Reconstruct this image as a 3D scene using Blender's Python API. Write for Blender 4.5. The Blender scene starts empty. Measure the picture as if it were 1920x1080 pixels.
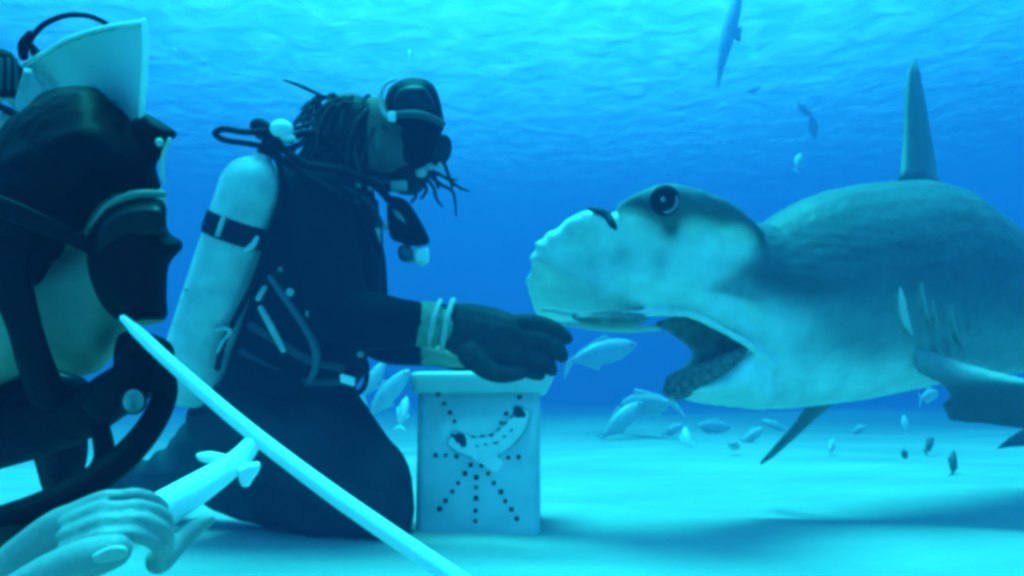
import bpy, bmesh, math, random
from mathutils import Vector, Matrix, noise
from mathutils.geometry import delaunay_2d_cdt
random.seed(7)
S = bpy.context.scene
COL = S.collection

# ------------------------------------------------------------------ camera
F = 1251.0                                   # focal length in photograph pixels (1920 wide)
PITCH = math.radians(10.6)
CAM_Z = 0.36
cd = bpy.data.cameras.new('camera'); cam = bpy.data.objects.new('camera', cd); COL.objects.link(cam)
cam.location = (0, 0, CAM_Z); cam.rotation_euler = (math.pi/2 + PITCH, 0, 0)
cd.sensor_width = 36.0; cd.lens = 36.0*F/1920.0
cd.clip_start = 0.02; cd.clip_end = 2000
S.camera = cam

# ------------------------------------------------------------------ sky, sun, exposure
SUN = Vector((-0.12, 0.06, 0.98)).normalized()
w = bpy.data.worlds.new('World'); S.world = w; w.use_nodes = True
nt = w.node_tree; bg = nt.nodes['Background']
sky = nt.nodes.new('ShaderNodeTexSky'); sky.sky_type = 'NISHITA'; sky.sun_disc = False
sky.sun_elevation = math.asin(SUN.z); sky.sun_rotation = math.atan2(SUN.x, SUN.y)
nt.links.new(sky.outputs[0], bg.inputs[0]); bg.inputs[1].default_value = 0.15
sl = bpy.data.lights.new('sun', 'SUN'); sl.energy = 3.5; sl.angle = math.radians(26.0); sl.color = (1.0, 0.97, 0.92)
so = bpy.data.objects.new('sun', sl); COL.objects.link(so); so.location = (-3, -2, 20)
so.rotation_euler = SUN.to_track_quat('Z', 'Y').to_euler()
S.view_settings.view_transform = 'Standard'; S.view_settings.look = 'None'
S.view_settings.exposure = 2.67; S.view_settings.gamma = 1.0
S.cycles.use_denoising = True
S.cycles.max_bounces = 8; S.cycles.volume_bounces = 2; S.cycles.transparent_max_bounces = 12
S.cycles.filter_width = 3.8                    # the photograph's own softness
S.cycles.sample_clamp_indirect = 6.0

# ------------------------------------------------------------------ geometry helpers
CP, SP = math.cos(PITCH), math.sin(PITCH)
FW = Vector((0, CP, SP)); UP = Vector((0, -SP, CP)); RT = Vector((1, 0, 0)); C0 = Vector((0, 0, CAM_Z))
def P(x, y, d): return C0 + FW*d + RT*((x-960)/F*d) + UP*((540-y)/F*d)
def Q(v):
    r = v - C0; d = r.dot(FW)
    return 960 + r.dot(RT)/d*F, 540 - r.dot(UP)/d*F, d
def M(px, d): return px*d/F                   # pixels to metres at depth d

def sand_h(x, y):
    r = math.hypot(x, y)
    k = min(1.0, max(0.0, (r-2.6)/4.0))
    h = 0.021*max(0, y-3.0) + 0.16*k*(noise.noise(Vector((x*0.16, y*0.16, 3.1))))
    h += 0.03*noise.noise(Vector((x*0.7, y*0.9, 8.2)))*min(1, max(0.15, (r-1.5)/2))
    a = 0.55*x + y; h += 0.022*min(1, max(0, (x+0.1)/0.5))*math.exp(-((y-2.2)/1.6)**2)*math.sin(a*5.2 + 1.6*noise.noise(Vector((x*0.8, y*0.8, 5))))
    h += 0.006*noise.noise(Vector((x*3, y*5, 1.7)))
    return h

class Acc:
    """collects primitives in one bmesh"""
    def __init__(s): s.bm = bmesh.new()
def V(bm, pts): return [bm.verts.new(p) for p in pts]

def catmull(pts, n):
    pts = [tuple(p) for p in pts]; out = []
    if len(pts) == 2: n = max(n, 4)
    for i in range(len(pts)-1):
        p0 = pts[max(i-1, 0)]; p1 = pts[i]; p2 = pts[i+1]; p3 = pts[min(i+2, len(pts)-1)]
        for k in range(n):
            t = k/n
            out.append(tuple(0.5*((2*b) + (-a+c)*t + (2*a-5*b+4*c-e)*t*t + (-a+3*b-3*c+e)*t**3) for a, b, c, e in zip(p0, p1, p2, p3)))
    out.append(pts[-1]); return out

def tube(bm, pts, radii, n=14, sub=6, flat=1.0, flatdir=None, round_ends=True):
    """round swept tube; pts 3-D, radii per point"""
    if not hasattr(radii, '__len__'): radii = [radii]*len(pts)
    path = catmull([(*p, r) for p, r in zip(pts, radii)], sub)
    pv = [Vector(p[:3]) for p in path]; rv = [max(1e-4, p[3]) for p in path]
    if round_ends:
        for end in (0, -1):
            d = (pv[0]-pv[1]) if end == 0 else (pv[-1]-pv[-2])
            if d.length < 1e-7: continue
            d.normalize(); r = rv[end]; c = pv[end]
            ext = [(c + d*r*math.sin(a), r*math.cos(a)) for a in (0.5, 1.0, 1.4)]
            for q, rr in ext:
                if end == 0: pv.insert(0, q); rv.insert(0, rr)
                else: pv.append(q); rv.append(rr)
    t0 = (pv[1]-pv[0]).normalized()
    nrm = t0.orthogonal().normalized()
    if flatdir is not None:
        fd = Vector(flatdir); fd = fd - t0*fd.dot(t0)
        if fd.length > 1e-5: nrm = fd.normalized()
    rings = []
    for i, p in enumerate(pv):
        t = (pv[min(i+1, len(pv)-1)] - pv[max(i-1, 0)])
        t = t.normalized() if t.length > 1e-9 else t0
        nrm = nrm - t*nrm.dot(t)
        nrm = nrm.normalized() if nrm.length > 1e-9 else t.orthogonal().normalized()
        bi = t.cross(nrm)
        rings.append(V(bm, [p + (nrm*math.cos(a)*flat + bi*math.sin(a))*rv[i] for a in [2*math.pi*k/n for k in range(n)]]))
    skin(bm, rings)

def skin(bm, rings, cap=True):
    n = len(rings[0])
    for a, b in zip(rings, rings[1:]):
        for k in range(n):
            bm.faces.new((a[k], a[(k+1) % n], b[(k+1) % n], b[k]))
    if cap:
        bm.faces.new(list(reversed(rings[0]))); bm.faces.new(rings[-1])

def ptube(bm, pl, rpx, **k):
    """tube through picture-space stations (x, y, depth), radii in pixels"""
    if not hasattr(rpx, '__len__'): rpx = [rpx]*len(pl)
    tube(bm, [P(*p) for p in pl], [M(r, p[2]) for r, p in zip(rpx, pl)], **k)

def ball(bm, c, ax, nu=18, nv=12):
    """ellipsoid; ax = three semi-axis vectors"""
    c = Vector(c); rings = []
    for j in range(1, nv):
        th = math.pi*j/nv
        rings.append(V(bm, [c + ax[0]*(math.sin(th)*math.cos(2*math.pi*i/nu)) + ax[1]*(math.sin(th)*math.sin(2*math.pi*i/nu)) + ax[2]*math.cos(th) for i in range(nu)]))
    skin(bm, rings, cap=False)
    a = bm.verts.new(c + ax[2]); b = bm.verts.new(c - ax[2])
    for i in range(nu):
        bm.faces.new((a, rings[0][i], rings[0][(i+1) % nu])); bm.faces.new((b, rings[-1][(i+1) % nu], rings[-1][i]))
def pball(bm, x, y, d, rx, ry, rz=None, rot=0):
    """ellipsoid at a station; rx, ry in pixels, rz metres, rot degrees in the picture plane"""
    a, b = M(rx, d), M(ry, d); rz = rz if rz is not None else min(a, b)
    c, s = math.cos(math.radians(rot)), math.sin(math.radians(rot))
    ball(bm, P(x, y, d), (RT*(a*c) + UP*(a*s), UP*(b*c) - RT*(b*s), FW*rz))

def box(bm, c, ex, ey, ez, bevel=0.0):
    c = Vector(c); vs = []
    for sx in (-1, 1):
        for sy in (-1, 1):
            for sz in (-1, 1): vs.append(bm.verts.new(c + ex*sx + ey*sy + ez*sz))
    fs = [bm.faces.new([vs[i] for i in f]) for f in ((0,1,3,2),(4,6,7,5),(0,4,5,1),(2,3,7,6),(0,2,6,4),(1,5,7,3))]
    if bevel:
        es = list({e for f in fs for e in f.edges})
        bmesh.ops.bevel(bm, geom=es, offset=bevel, segments=3, affect='EDGES', profile=0.5)

def resample(poly, step):
    out = []
    for a, b in zip(poly, poly[1:]+poly[:1]):
        L = math.hypot(b[0]-a[0], b[1]-a[1]); n = max(1, int(round(L/step)))
        for k in range(n): out.append(tuple(u + (v-u)*k/n for u, v in zip(a, b)))
    return out
def closed_smooth(poly, n=5):
    N = len(poly); out = []
    for i in range(N):
        p0, p1, p2, p3 = poly[i-1], poly[i], poly[(i+1) % N], poly[(i+2) % N]
        for k in range(n):
            t = k/n
            out.append(tuple(0.5*((2*b) + (-a+c)*t + (2*a-5*b+4*c-e)*t*t + (-a+3*b-3*c+e)*t**3) for a, b, c, e in zip(p0, p1, p2, p3)))
    return out
def seg_dist(p, a, b):
    ax, ay = b[0]-a[0], b[1]-a[1]; L = ax*ax+ay*ay
    t = 0 if L == 0 else max(0, min(1, ((p[0]-a[0])*ax + (p[1]-a[1])*ay)/L))
    return math.hypot(p[0]-a[0]-ax*t, p[1]-a[1]-ay*t)
def inside(p, poly):
    c = False; j = len(poly)-1
    for i in range(len(poly)):
        a, b = poly[i], poly[j]
        if (a[1] > p[1]) != (b[1] > p[1]) and p[0] < (b[0]-a[0])*(p[1]-a[1])/(b[1]-a[1]) + a[0]: c = not c
        j = i
    return c
def plump(bm, poly, depth, t, R, step=12, smooth=True, front=None):
    """solid, rounded body with the given outline: poly in picture px, depth number or f(x,y) in metres, half thickness t metres reached R px in from the rim"""
    df = depth if callable(depth) else (lambda x, y: depth)
    if smooth: poly = closed_smooth(poly)
    b = resample(poly, step); n = len(b)
    xs = [p[0] for p in b]; ys = [p[1] for p in b]
    pts = [Vector(p) for p in b]
    y = min(ys)+step*0.5; row = 0
    while y < max(ys):
        x = min(xs) + (step*0.5 if row % 2 else 0)
        while x < max(xs):
            if inside((x, y), b):
                dd = min(seg_dist((x, y), b[i], b[(i+1) % n]) for i in range(n))
                if dd > step*0.55: pts.append(Vector((x, y)))
            x += step
        y += step*0.87; row += 1
    vv, ee, ff, _, _, _ = delaunay_2d_cdt(pts, [(i, (i+1) % n) for i in range(n)], [], 1, 1e-3)
    fr, bk = [], []
    for v in vv:
        dd = min(seg_dist((v.x, v.y), b[i], b[(i+1) % n]) for i in range(n))
        d = df(v.x, v.y)
        if dd < 0.3:
            q = bm.verts.new(P(v.x, v.y, d)); fr.append(q); bk.append(q); continue
        k = min(1, dd/R); h = t*math.sqrt(max(0, 1-(1-k)**2))
        # offset along the view ray of that vertex so that the outline stays what it is
        fr.append(bm.verts.new(P(v.x, v.y, d-h))); bk.append(bm.verts.new(P(v.x, v.y, d+h)))
    for f in ff:
        f = list(f)
        if not all(inside(((sum(vv[i].x for i in f))/len(f), (sum(vv[i].y for i in f))/len(f)), b) for _ in (0,)): continue
        try:
            bm.faces.new([fr[i] for i in f])
            if any(fr[i] is not bk[i] for i in f): bm.faces.new([bk[i] for i in reversed(f)])
        except ValueError: pass

def fuse(bm, voxel=0.008, smooth=4, fac=0.5):
    """merge everything in bm to one continuous skin; returns a new bmesh"""
    bmesh.ops.recalc_face_normals(bm, faces=bm.faces)
    me = bpy.data.meshes.new('tmp'); bm.to_mesh(me); bm.free()
    o = bpy.data.objects.new('tmp', me); COL.objects.link(o)
    m = o.modifiers.new('r', 'REMESH'); m.mode = 'VOXEL'; m.voxel_size = voxel
    if smooth:
        s = o.modifiers.new('s', 'SMOOTH'); s.factor = fac; s.iterations = smooth
    dg = bpy.context.evaluated_depsgraph_get(); dg.update()
    m2 = bpy.data.meshes.new_from_object(o.evaluated_get(dg))
    bpy.data.objects.remove(o); bpy.data.meshes.remove(me)
    b2 = bmesh.new(); b2.from_mesh(m2); bpy.data.meshes.remove(m2)
    return b2

WORLD = {}
def thing(name, label, cat, loc, group=None):
    o = bpy.data.objects.new(name, None); COL.objects.link(o); o.location = loc
    o.empty_display_size = 0.1
    o['label'] = label; o['category'] = cat
    if group: o['group'] = group
    WORLD[o] = Vector(loc); return o
def obj(name, bm, mat, parent=None, loc=None, smooth=True, paint=None, recalc=True):
    if recalc: bmesh.ops.recalc_face_normals(bm, faces=bm.faces)
    org = WORLD[parent] if parent is not None else Vector(loc or (0, 0, 0))
    if paint:
        lay = bm.verts.layers.float_color.new('pig')
        for v in bm.verts:
            c = paint(v.co); v[lay] = (c[0], c[1], c[2], 1) if hasattr(c, '__len__') else (c, c, c, 1)
    for v in bm.verts: v.co -= org
    me = bpy.data.meshes.new(name); bm.to_mesh(me); bm.free()
    if smooth: me.polygons.foreach_set('use_smooth', [True]*len(me.polygons))
    me.materials.append(mat)
    o = bpy.data.objects.new(name, me); COL.objects.link(o)
    if parent is not None: o.parent = parent
    else: o.location = org
    WORLD[o] = org; return o
def tag(o, label=None, cat=None, group=None, kind=None):
    for k, v in (('label', label), ('category', cat), ('group', group), ('kind', kind)):
        if v: o[k] = v
    return o
def lerp(a, b, t): return a + (b-a)*t
def sstep(a, b, x):
    t = max(0, min(1, (x-a)/(b-a))); return t*t*(3-2*t)
def interp(tab, x):
    if x <= tab[0][0]: return tab[0][1]
    for (a, u), (b, v) in zip(tab, tab[1:]):
        if x <= b: return u + (v-u)*(x-a)/(b-a)
    return tab[-1][1]

# ------------------------------------------------------------------ materials
def material(name, col, rough=0.6, var=0.15, scale=8.0, bump=0.0, bscale=40.0, spec=0.3, pig=False, col2=None):
    m = bpy.data.materials.new(name); m.use_nodes = True; t = m.node_tree; N = t.nodes; L = t.links
    b = N['Principled BSDF']; b.inputs['Roughness'].default_value = rough
    b.inputs['Specular IOR Level'].default_value = spec
    tc = N.new('ShaderNodeTexCoord')
    nz = N.new('ShaderNodeTexNoise'); nz.inputs['Scale'].default_value = scale; nz.inputs['Detail'].default_value = 6
    L.new(tc.outputs['Object'], nz.inputs['Vector'])
    mr = N.new('ShaderNodeMapRange'); mr.inputs['From Min'].default_value = 0.3; mr.inputs['From Max'].default_value = 0.7
    mr.inputs['To Min'].default_value = 1-var; mr.inputs['To Max'].default_value = 1+var
    L.new(nz.outputs[0], mr.inputs['Value'])
    if pig:
        at = N.new('ShaderNodeAttribute'); at.attribute_name = 'pig'; src = at.outputs['Color']
    else:
        rgb = N.new('ShaderNodeRGB'); rgb.outputs[0].default_value = (*col, 1); src = rgb.outputs[0]
    mx = N.new('ShaderNodeMix'); mx.data_type = 'RGBA'; mx.blend_type = 'MULTIPLY'; mx.inputs[0].default_value = 1
    L.new(src, mx.inputs[6]); L.new(mr.outputs[0], mx.inputs[7]); L.new(mx.outputs[2], b.inputs['Base Color'])
    if bump:
        n2 = N.new('ShaderNodeTexNoise'); n2.inputs['Scale'].default_value = bscale; n2.inputs['Detail'].default_value = 5
        L.new(tc.outputs['Object'], n2.inputs['Vector'])
        bp = N.new('ShaderNodeBump'); bp.inputs['Strength'].default_value = bump; bp.inputs['Distance'].default_value = 0.01
        L.new(n2.outputs[0], bp.inputs['Height']); L.new(bp.outputs[0], b.inputs['Normal'])
    return m
M_suit = material('neoprene', (0.0025, 0.0025, 0.005), 0.8, 0.4, 5, 0.6, 18, 0.04)
M_black = material('black_rubber', (0.0012, 0.0012, 0.003), 0.6, 0.3, 14, 0.2, 60, 0.05)
M_pig = material('suit_and_skin', (1, 1, 1), 0.75, 0.25, 6, 0.5, 22, 0.05, pig=True)
M_glove = material('glove_fabric', (0.028, 0.032, 0.034), 0.8, 0.25, 30, 0.4, 120, 0.15)
M_hair = material('hair', (0.014, 0.012, 0.010), 0.7, 0.3, 40, 0.3, 90, 0.2)
M_tank = material('tank_paint', (0.54, 0.54, 0.52), 0.5, 0.22, 14, 0.1, 30, 0.3)
M_white = material('white_plastic', (0.84, 0.84, 0.84), 0.45, 0.10, 10, 0.05, 40, 0.4)
M_box = material('box_plastic', (0.70, 0.715, 0.74), 0.5, 0.14, 7, 0.06, 25, 0.3)
M_pale = material('pale_webbing', (0.45, 0.46, 0.44), 0.6, 0.2, 30, 0.2, 80, 0.3)
M_metal = material('chrome', (0.55, 0.55, 0.55), 0.3, 0.1, 20, 0, 1, 0.5)
M_hole = material('drilled_hole', (0.012, 0.014, 0.016), 0.9, 0.2, 30, 0, 1, 0.0)
M_sticker = material('sticker_white', (0.95, 0.95, 0.94), 0.5, 0.05, 30, 0, 1, 0.3)
M_mark = material('sticker_ink', (0.03, 0.04, 0.05), 0.6, 0.2, 30, 0, 1, 0.2)
M_lens = material('mask_glass', (0.010, 0.020, 0.030), 0.5, 0.6, 40, 0.0, 1, 0.08)
M_shark = material('shark_skin', (1, 1, 1), 0.55, 0.10, 9, 0.15, 30, 0.25, pig=True)
M_mouth = material('mouth_lining', (0.20, 0.19, 0.17), 0.6, 0.35, 22, 0.5, 50, 0.3)
M_tooth = material('tooth', (0.24, 0.25, 0.24), 0.4, 0.1, 60, 0, 1, 0.4)
M_eye = material('eye_dark', (0.003, 0.004, 0.006), 0.5, 0.2, 40, 0, 1, 0.1)
M_iris = material('iris', (0.24, 0.26, 0.26), 0.3, 0.1, 60, 0, 1, 0.4)
M_fish = material('fish_skin', (1, 1, 1), 0.35, 0.12, 14, 0.1, 60, 0.5, pig=True)
M_skin = material('bare_skin', (0.30, 0.25, 0.25), 0.55, 0.08, 18, 0.25, 70, 0.3)
M_cuff = material('cuff', (0.16, 0.24, 0.17), 0.7, 0.2, 40, 0.2, 80, 0.2)
M_gauge = material('gauge_face', (0.13, 0.16, 0.17), 0.35, 0.9, 60, 0, 1, 0.5)

def m_sand():
    m = bpy.data.materials.new('sand'); m.use_nodes = True; t = m.node_tree; N = t.nodes; L = t.links
    b = N['Principled BSDF']; b.inputs['Roughness'].default_value = 0.95; b.inputs['Specular IOR Level'].default_value = 0.1
    tc = N.new('ShaderNodeTexCoord')
    n1 = N.new('ShaderNodeTexNoise'); n1.inputs['Scale'].default_value = 1.1; n1.inputs['Detail'].default_value = 9; n1.inputs['Roughness'].default_value = 0.62
    mp = N.new('ShaderNodeMapping'); mp.inputs['Scale'].default_value = (0.5, 1.3, 1)
    L.new(tc.outputs['Object'], mp.inputs[0]); L.new(mp.outputs[0], n1.inputs['Vector'])
    cr = N.new('ShaderNodeValToRGB'); cr.color_ramp.elements[0].position = 0.3; cr.color_ramp.elements[1].position = 0.7
    cr.color_ramp.elements[0].color = (0.25, 0.262, 0.262, 1); cr.color_ramp.elements[1].color = (0.41, 0.41, 0.39, 1)
    L.new(n1.outputs[0], cr.inputs[0]); L.new(cr.outputs[0], b.inputs['Base Color'])
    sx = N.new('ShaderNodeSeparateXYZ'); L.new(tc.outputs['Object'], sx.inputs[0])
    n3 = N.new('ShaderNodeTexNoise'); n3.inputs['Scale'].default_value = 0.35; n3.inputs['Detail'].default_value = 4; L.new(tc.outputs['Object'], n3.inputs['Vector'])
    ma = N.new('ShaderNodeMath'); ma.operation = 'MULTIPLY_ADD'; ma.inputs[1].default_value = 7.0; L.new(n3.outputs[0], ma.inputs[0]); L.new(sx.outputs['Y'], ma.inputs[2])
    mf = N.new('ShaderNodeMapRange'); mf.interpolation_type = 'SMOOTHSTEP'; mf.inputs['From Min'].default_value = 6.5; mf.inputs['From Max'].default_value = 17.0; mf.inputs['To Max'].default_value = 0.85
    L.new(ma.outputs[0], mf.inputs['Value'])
    mc = N.new('ShaderNodeMix'); mc.data_type = 'RGBA'; mc.inputs[7].default_value = (0.10, 0.13, 0.14, 1)  # far sand gets a darker colour, standing in for the fade into haze
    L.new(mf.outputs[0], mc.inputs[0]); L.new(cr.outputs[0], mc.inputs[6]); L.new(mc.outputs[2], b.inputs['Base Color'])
    n2 = N.new('ShaderNodeTexNoise'); n2.inputs['Scale'].default_value = 14; n2.inputs['Detail'].default_value = 8
    L.new(tc.outputs['Object'], n2.inputs['Vector'])
    bp = N.new('ShaderNodeBump'); bp.inputs['Strength'].default_value = 0.6; bp.inputs['Distance'].default_value = 0.02
    L.new(n2.outputs[0], bp.inputs['Height']); L.new(bp.outputs[0], b.inputs['Normal'])
    return m
def m_surface():
    """the sea surface from below: tinted clear water, light scattered in the waves, mirror-like at grazing angles"""
    m = bpy.data.materials.new('sea_surface'); m.use_nodes = True; t = m.node_tree; N = t.nodes; L = t.links
    N.remove(N['Principled BSDF']); out = N['Material Output']
    tc = N.new('ShaderNodeTexCoord')
    mp = N.new('ShaderNodeMapping'); mp.inputs['Scale'].default_value = (0.8, 1.0, 1); mp.inputs['Rotation'].default_value = (0, 0, 0.35)
    L.new(tc.outputs['Object'], mp.inputs[0])
    n1 = N.new('ShaderNodeTexNoise'); n1.inputs['Scale'].default_value = 1.5; n1.inputs['Detail'].default_value = 7; n1.inputs['Distortion'].default_value = 0.5
    n2 = N.new('ShaderNodeTexNoise'); n2.inputs['Scale'].default_value = 0.14; n2.inputs['Detail'].default_value = 3
    L.new(mp.outputs[0], n1.inputs['Vector']); L.new(mp.outputs[0], n2.inputs['Vector'])
    ad = N.new('ShaderNodeMath'); ad.operation = 'MULTIPLY_ADD'; ad.inputs[1].default_value = 1.6
    L.new(n2.outputs[0], ad.inputs[0]); L.new(n1.outputs[0], ad.inputs[2])
    bp = N.new('ShaderNodeBump'); bp.inputs['Strength'].default_value = 1.0; bp.inputs['Distance'].default_value = 0.042
    L.new(ad.outputs[0], bp.inputs['Height'])
    TINT = (0.022, 0.94, 0.95, 1)
    tr = N.new('ShaderNodeBsdfTransparent'); tr.inputs[0].default_value = TINT
    tl = N.new('ShaderNodeBsdfTranslucent'); tl.inputs[0].default_value = (0.025, 0.50, 0.70, 1); L.new(bp.outputs[0], tl.inputs['Normal'])
    gl = N.new('ShaderNodeBsdfGlossy'); gl.inputs[0].default_value = (0.2, 0.95, 1, 1); gl.inputs['Roughness'].default_value = 0.12
    L.new(bp.outputs[0], gl.inputs['Normal'])
    # how much of the light the wave crests scatter
    mr = N.new('ShaderNodeMapRange'); mr.inputs['From Min'].default_value = 0.42; mr.inputs['From Max'].default_value = 0.66
    mr.inputs['To Min'].default_value = 0.16; mr.inputs['To Max'].default_value = 0.46
    L.new(n1.outputs[0], mr.inputs['Value'])
    m1 = N.new('ShaderNodeMixShader'); L.new(mr.outputs[0], m1.inputs[0]); L.new(tr.outputs[0], m1.inputs[1]); L.new(tl.outputs[0], m1.inputs[2])
    m2 = N.new('ShaderNodeMixShader'); 
    lw = N.new('ShaderNodeLayerWeight'); lw.inputs['Blend'].default_value = 0.5; L.new(bp.outputs[0], lw.inputs['Normal'])
    fr = N.new('ShaderNodeMapRange'); fr.interpolation_type = 'SMOOTHSTEP'
    fr.inputs['From Min'].default_value = 0.36; fr.inputs['From Max'].default_value = 0.72; fr.inputs['To Min'].default_value = 0.06; fr.inputs['To Max'].default_value = 0.97
    L.new(lw.outputs['Facing'], fr.inputs['Value']); L.new(fr.outputs[0], m2.inputs[0])
    L.new(m1.outputs[0], m2.inputs[1]); L.new(gl.outputs[0], m2.inputs[2])
    L.new(m2.outputs[0], out.inputs['Surface'])
    return m

# ------------------------------------------------------------------ the setting
def build_sand():
    bm = bmesh.new(); rings = []
    rs = [0.0]; r = 0.12
    while r < 135: rs.append(r); r *= 1.045
    A = 200
    c = bm.verts.new((0, 0, sand_h(0, 0)))
    for r in rs[1:]:
        rings.append(V(bm, [(r*math.sin(a), r*math.cos(a), sand_h(r*math.sin(a), r*math.cos(a))) for a in [2*math.pi*k/A for k in range(A)]]))
    for k in range(A): bm.faces.new((c, rings[0][k], rings[0][(k+1) % A]))
    skin(bm, rings, cap=False)
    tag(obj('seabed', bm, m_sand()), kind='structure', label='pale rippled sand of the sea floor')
build_sand()
SURF = 8.0
bm = bmesh.new()
n = 60
g = [[bm.verts.new((-240+480*i/n, -240+480*j/n, SURF + 0.05*noise.noise(Vector((i*0.7, j*0.7, 2))))) for j in range(n+1)] for i in range(n+1)]
for i in range(n):
    for j in range(n): bm.faces.new((g[i][j], g[i+1][j], g[i+1][j+1], g[i][j+1]))
tag(obj('water', bm, m_surface()), kind='structure', label='rippled underside of the sea surface')
bm = bmesh.new(); box(bm, (0, 0, (SURF-0.3-1.6)/2), RT*140, Vector((0, 140, 0)), Vector((0, 0, (SURF-0.3+1.6)/2)))
mh = bpy.data.materials.new('sea_haze'); mh.use_nodes = True; t = mh.node_tree; t.nodes.remove(t.nodes['Principled BSDF'])
pv = t.nodes.new('ShaderNodeVolumePrincipled'); pv.inputs['Color'].default_value = (0.10, 0.128, 0.345, 1)
pv.inputs['Density'].default_value = 0.085; pv.inputs['Anisotropy'].default_value = 0.0
t.links.new(pv.outputs[0], t.nodes['Material Output'].inputs['Volume'])
tag(obj('haze', bm, mh, smooth=False), kind='stuff', label='blue haze of the sea water')

# ------------------------------------------------------------------ bait box
def build_box():
    base = P(893, 1000, 2.03); base.z = sand_h(base.x, base.y)-0.01
    d = (base-C0).dot(FW)
    t = thing('bait_box', 'white plastic bait box with drilled holes and a curved sticker on the sand', 'box', base)
    W = M(124, 2.0)*0.985; D = 0.17; H = M(312, 2.0)
    ang = math.radians(-3); ex = Vector((math.cos(ang), math.sin(ang), 0)); ey = Vector((-math.sin(ang), math.cos(ang), 0)); ez = Vector((0, 0, 1))
    cc = base + ey*D
    hb = H*0.87
    bm = bmesh.new()
    # slightly tapering body
    lv = []
    def rr(z, sx, sy, r=0.03, n=5):
        pts = []
        for (qx, qy, a0) in ((1, 1, 0), (-1, 1, 90), (-1, -1, 180), (1, -1, 270)):
            for k in range(n+1):
                a = math.radians(a0 + 90*k/n)
                pts.append(cc + ex*(qx*(sx-r) + r*math.cos(a)) + ey*(qy*(sy-r) + r*math.sin(a)) + ez*z)
        return V(bm, pts)
    skin(bm, [rr(0, W*0.97, D*0.97), rr(0.008, W*0.985, D*0.985), rr(hb*0.5, W*0.99, D*0.99), rr(hb+0.01, W, D)])
    body = obj('body', bm, M_box, t)
    bm = bmesh.new()
    skin(bm, [rr(hb, W+0.012, D+0.012), rr(hb+0.004, W+0.017, D+0.017), rr(H-0.012, W+0.022, D+0.019), rr(H-0.003, W+0.019, D+0.016), rr(H, W+0.007, D+0.004)])
    for v in bm.verts:
        if (v.co-cc).dot(ex) > 0: v.co += ex*(0.03*max(0, ((v.co-cc).z-hb)/(H-hb)))
    # small lip ring round the lid
    lid = obj('lid', bm, M_box, t)
    front = lambda u, v: cc + ex*u - ey*(D*(0.985+0.012*v/hb)) + ez*v     # u metres right, v metres up on the front face
    # u, v from the photograph's pixels on the face
    def uv(px, py):
        return (px-893)/1251*2.0, (1000-py)/1251*2.0*1.0
    def hole(px, py, r=0.0075):
        holes = bmesh.new()
        u, v = uv(px, py); c = front(u, v)
        tube(holes, [c - ey*0.004, c + ey*0.02], r*random.uniform(0.8, 1.12), n=10, sub=1, round_ends=False); obj('drilled_hole', holes, M_hole, body)
    for line in ([(815,733),(827,750),(839,768),(848,785)], [(976,738),(950,770),(940,788)], [(812,850),(832,850),(853,852)], [(934,852),(954,854),(974,853)],
                 [(870,884),(857,902),(846,918),(833,935),(822,950)], [(881,868),(902,869)], [(892,891),(892,910),(892,930),(891,953),(891,972)],
                 [(915,884),(926,902),(940,918),(948,935),(960,950),(970,967)]):
        for q in line: hole(*q)
    # curved sticker: pale band bending up to the right with a tail, dark blots at its ends
    def band(pts, w, off, mat, name):
        bm = bmesh.new()
        path = catmull(pts, 8); L, R_ = [], []
        for i, p in enumerate(path):
            a = path[max(i-1, 0)]; b = path[min(i+1, len(path)-1)]
            dx, dy = b[0]-a[0], b[1]-a[1]; l = math.hypot(dx, dy) or 1
            k = i/(len(path)-1); ww = w*(0.55+0.45*math.sin(math.pi*min(1, max(0, k*1.0)))**0.5)
            for s, lst in ((-1, L), (1, R_)):
                u, v = uv(p[0]-dy/l*ww*s, p[1]+dx/l*ww*s); lst.append((u, v))
        rings = []
        for (u1, v1), (u2, v2) in zip(L, R_):
            rings.append(V(bm, [front(u1, v1)-ey*off, front(u2, v2)-ey*off, front(u2, v2)+ey*0.004, front(u1, v1)+ey*0.004]))
        skin(bm, rings)
        return obj(name, bm, mat, body, smooth=False)
    band([(838,813),(866,829),(905,837),(940,823),(969,796),(987,758)], 23, 0.0050, material('sticker_edge', (.42, .48, .52), .6, .3, 60), 'sticker_edge')
    st = band([(842,816),(866,828),(905,836),(940,822),(968,795),(984,762)], 19, 0.0065, M_sticker, 'sticker')
    band([(880,838),(915,856),(938,874)], 15, 0.0055, M_sticker, 'sticker')
    ink = bmesh.new()
    def blot(px, py, rx, ry, rot):
        u, v = uv(px, py); c = front(u, v)-ey*0.0066
        a = math.radians(rot); r1 = M(rx, 2.0); r2 = M(ry, 2.0)
        ball(ink, c, ((ex*math.cos(a)+ez*math.sin(a))*r1, (ez*math.cos(a)-ex*math.sin(a))*r2, ey*0.0016), 14, 8)
    for b in ((860,818,13,10,-30),(866,826,7,9,10),(848,813,6,4,0),(974,768,11,10,40),(982,772,7,6,0),(969,760,5,5,0)): blot(*b)
    for i in range(3):
        blot(886+i*17, 815-i*2, 4.5, 2, -5); blot(893+i*17, 832-i*3, 4, 1.6, -8)
    for i in range(4): blot(922+i*13, 812-i*12, 4.5, 2, 42); 
    for i in range(3): blot(932+i*14, 826-i*12, 4.5, 1.6, 42)
    obj('sticker_print', ink, M_mark, st)
    return d
build_box()

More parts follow.
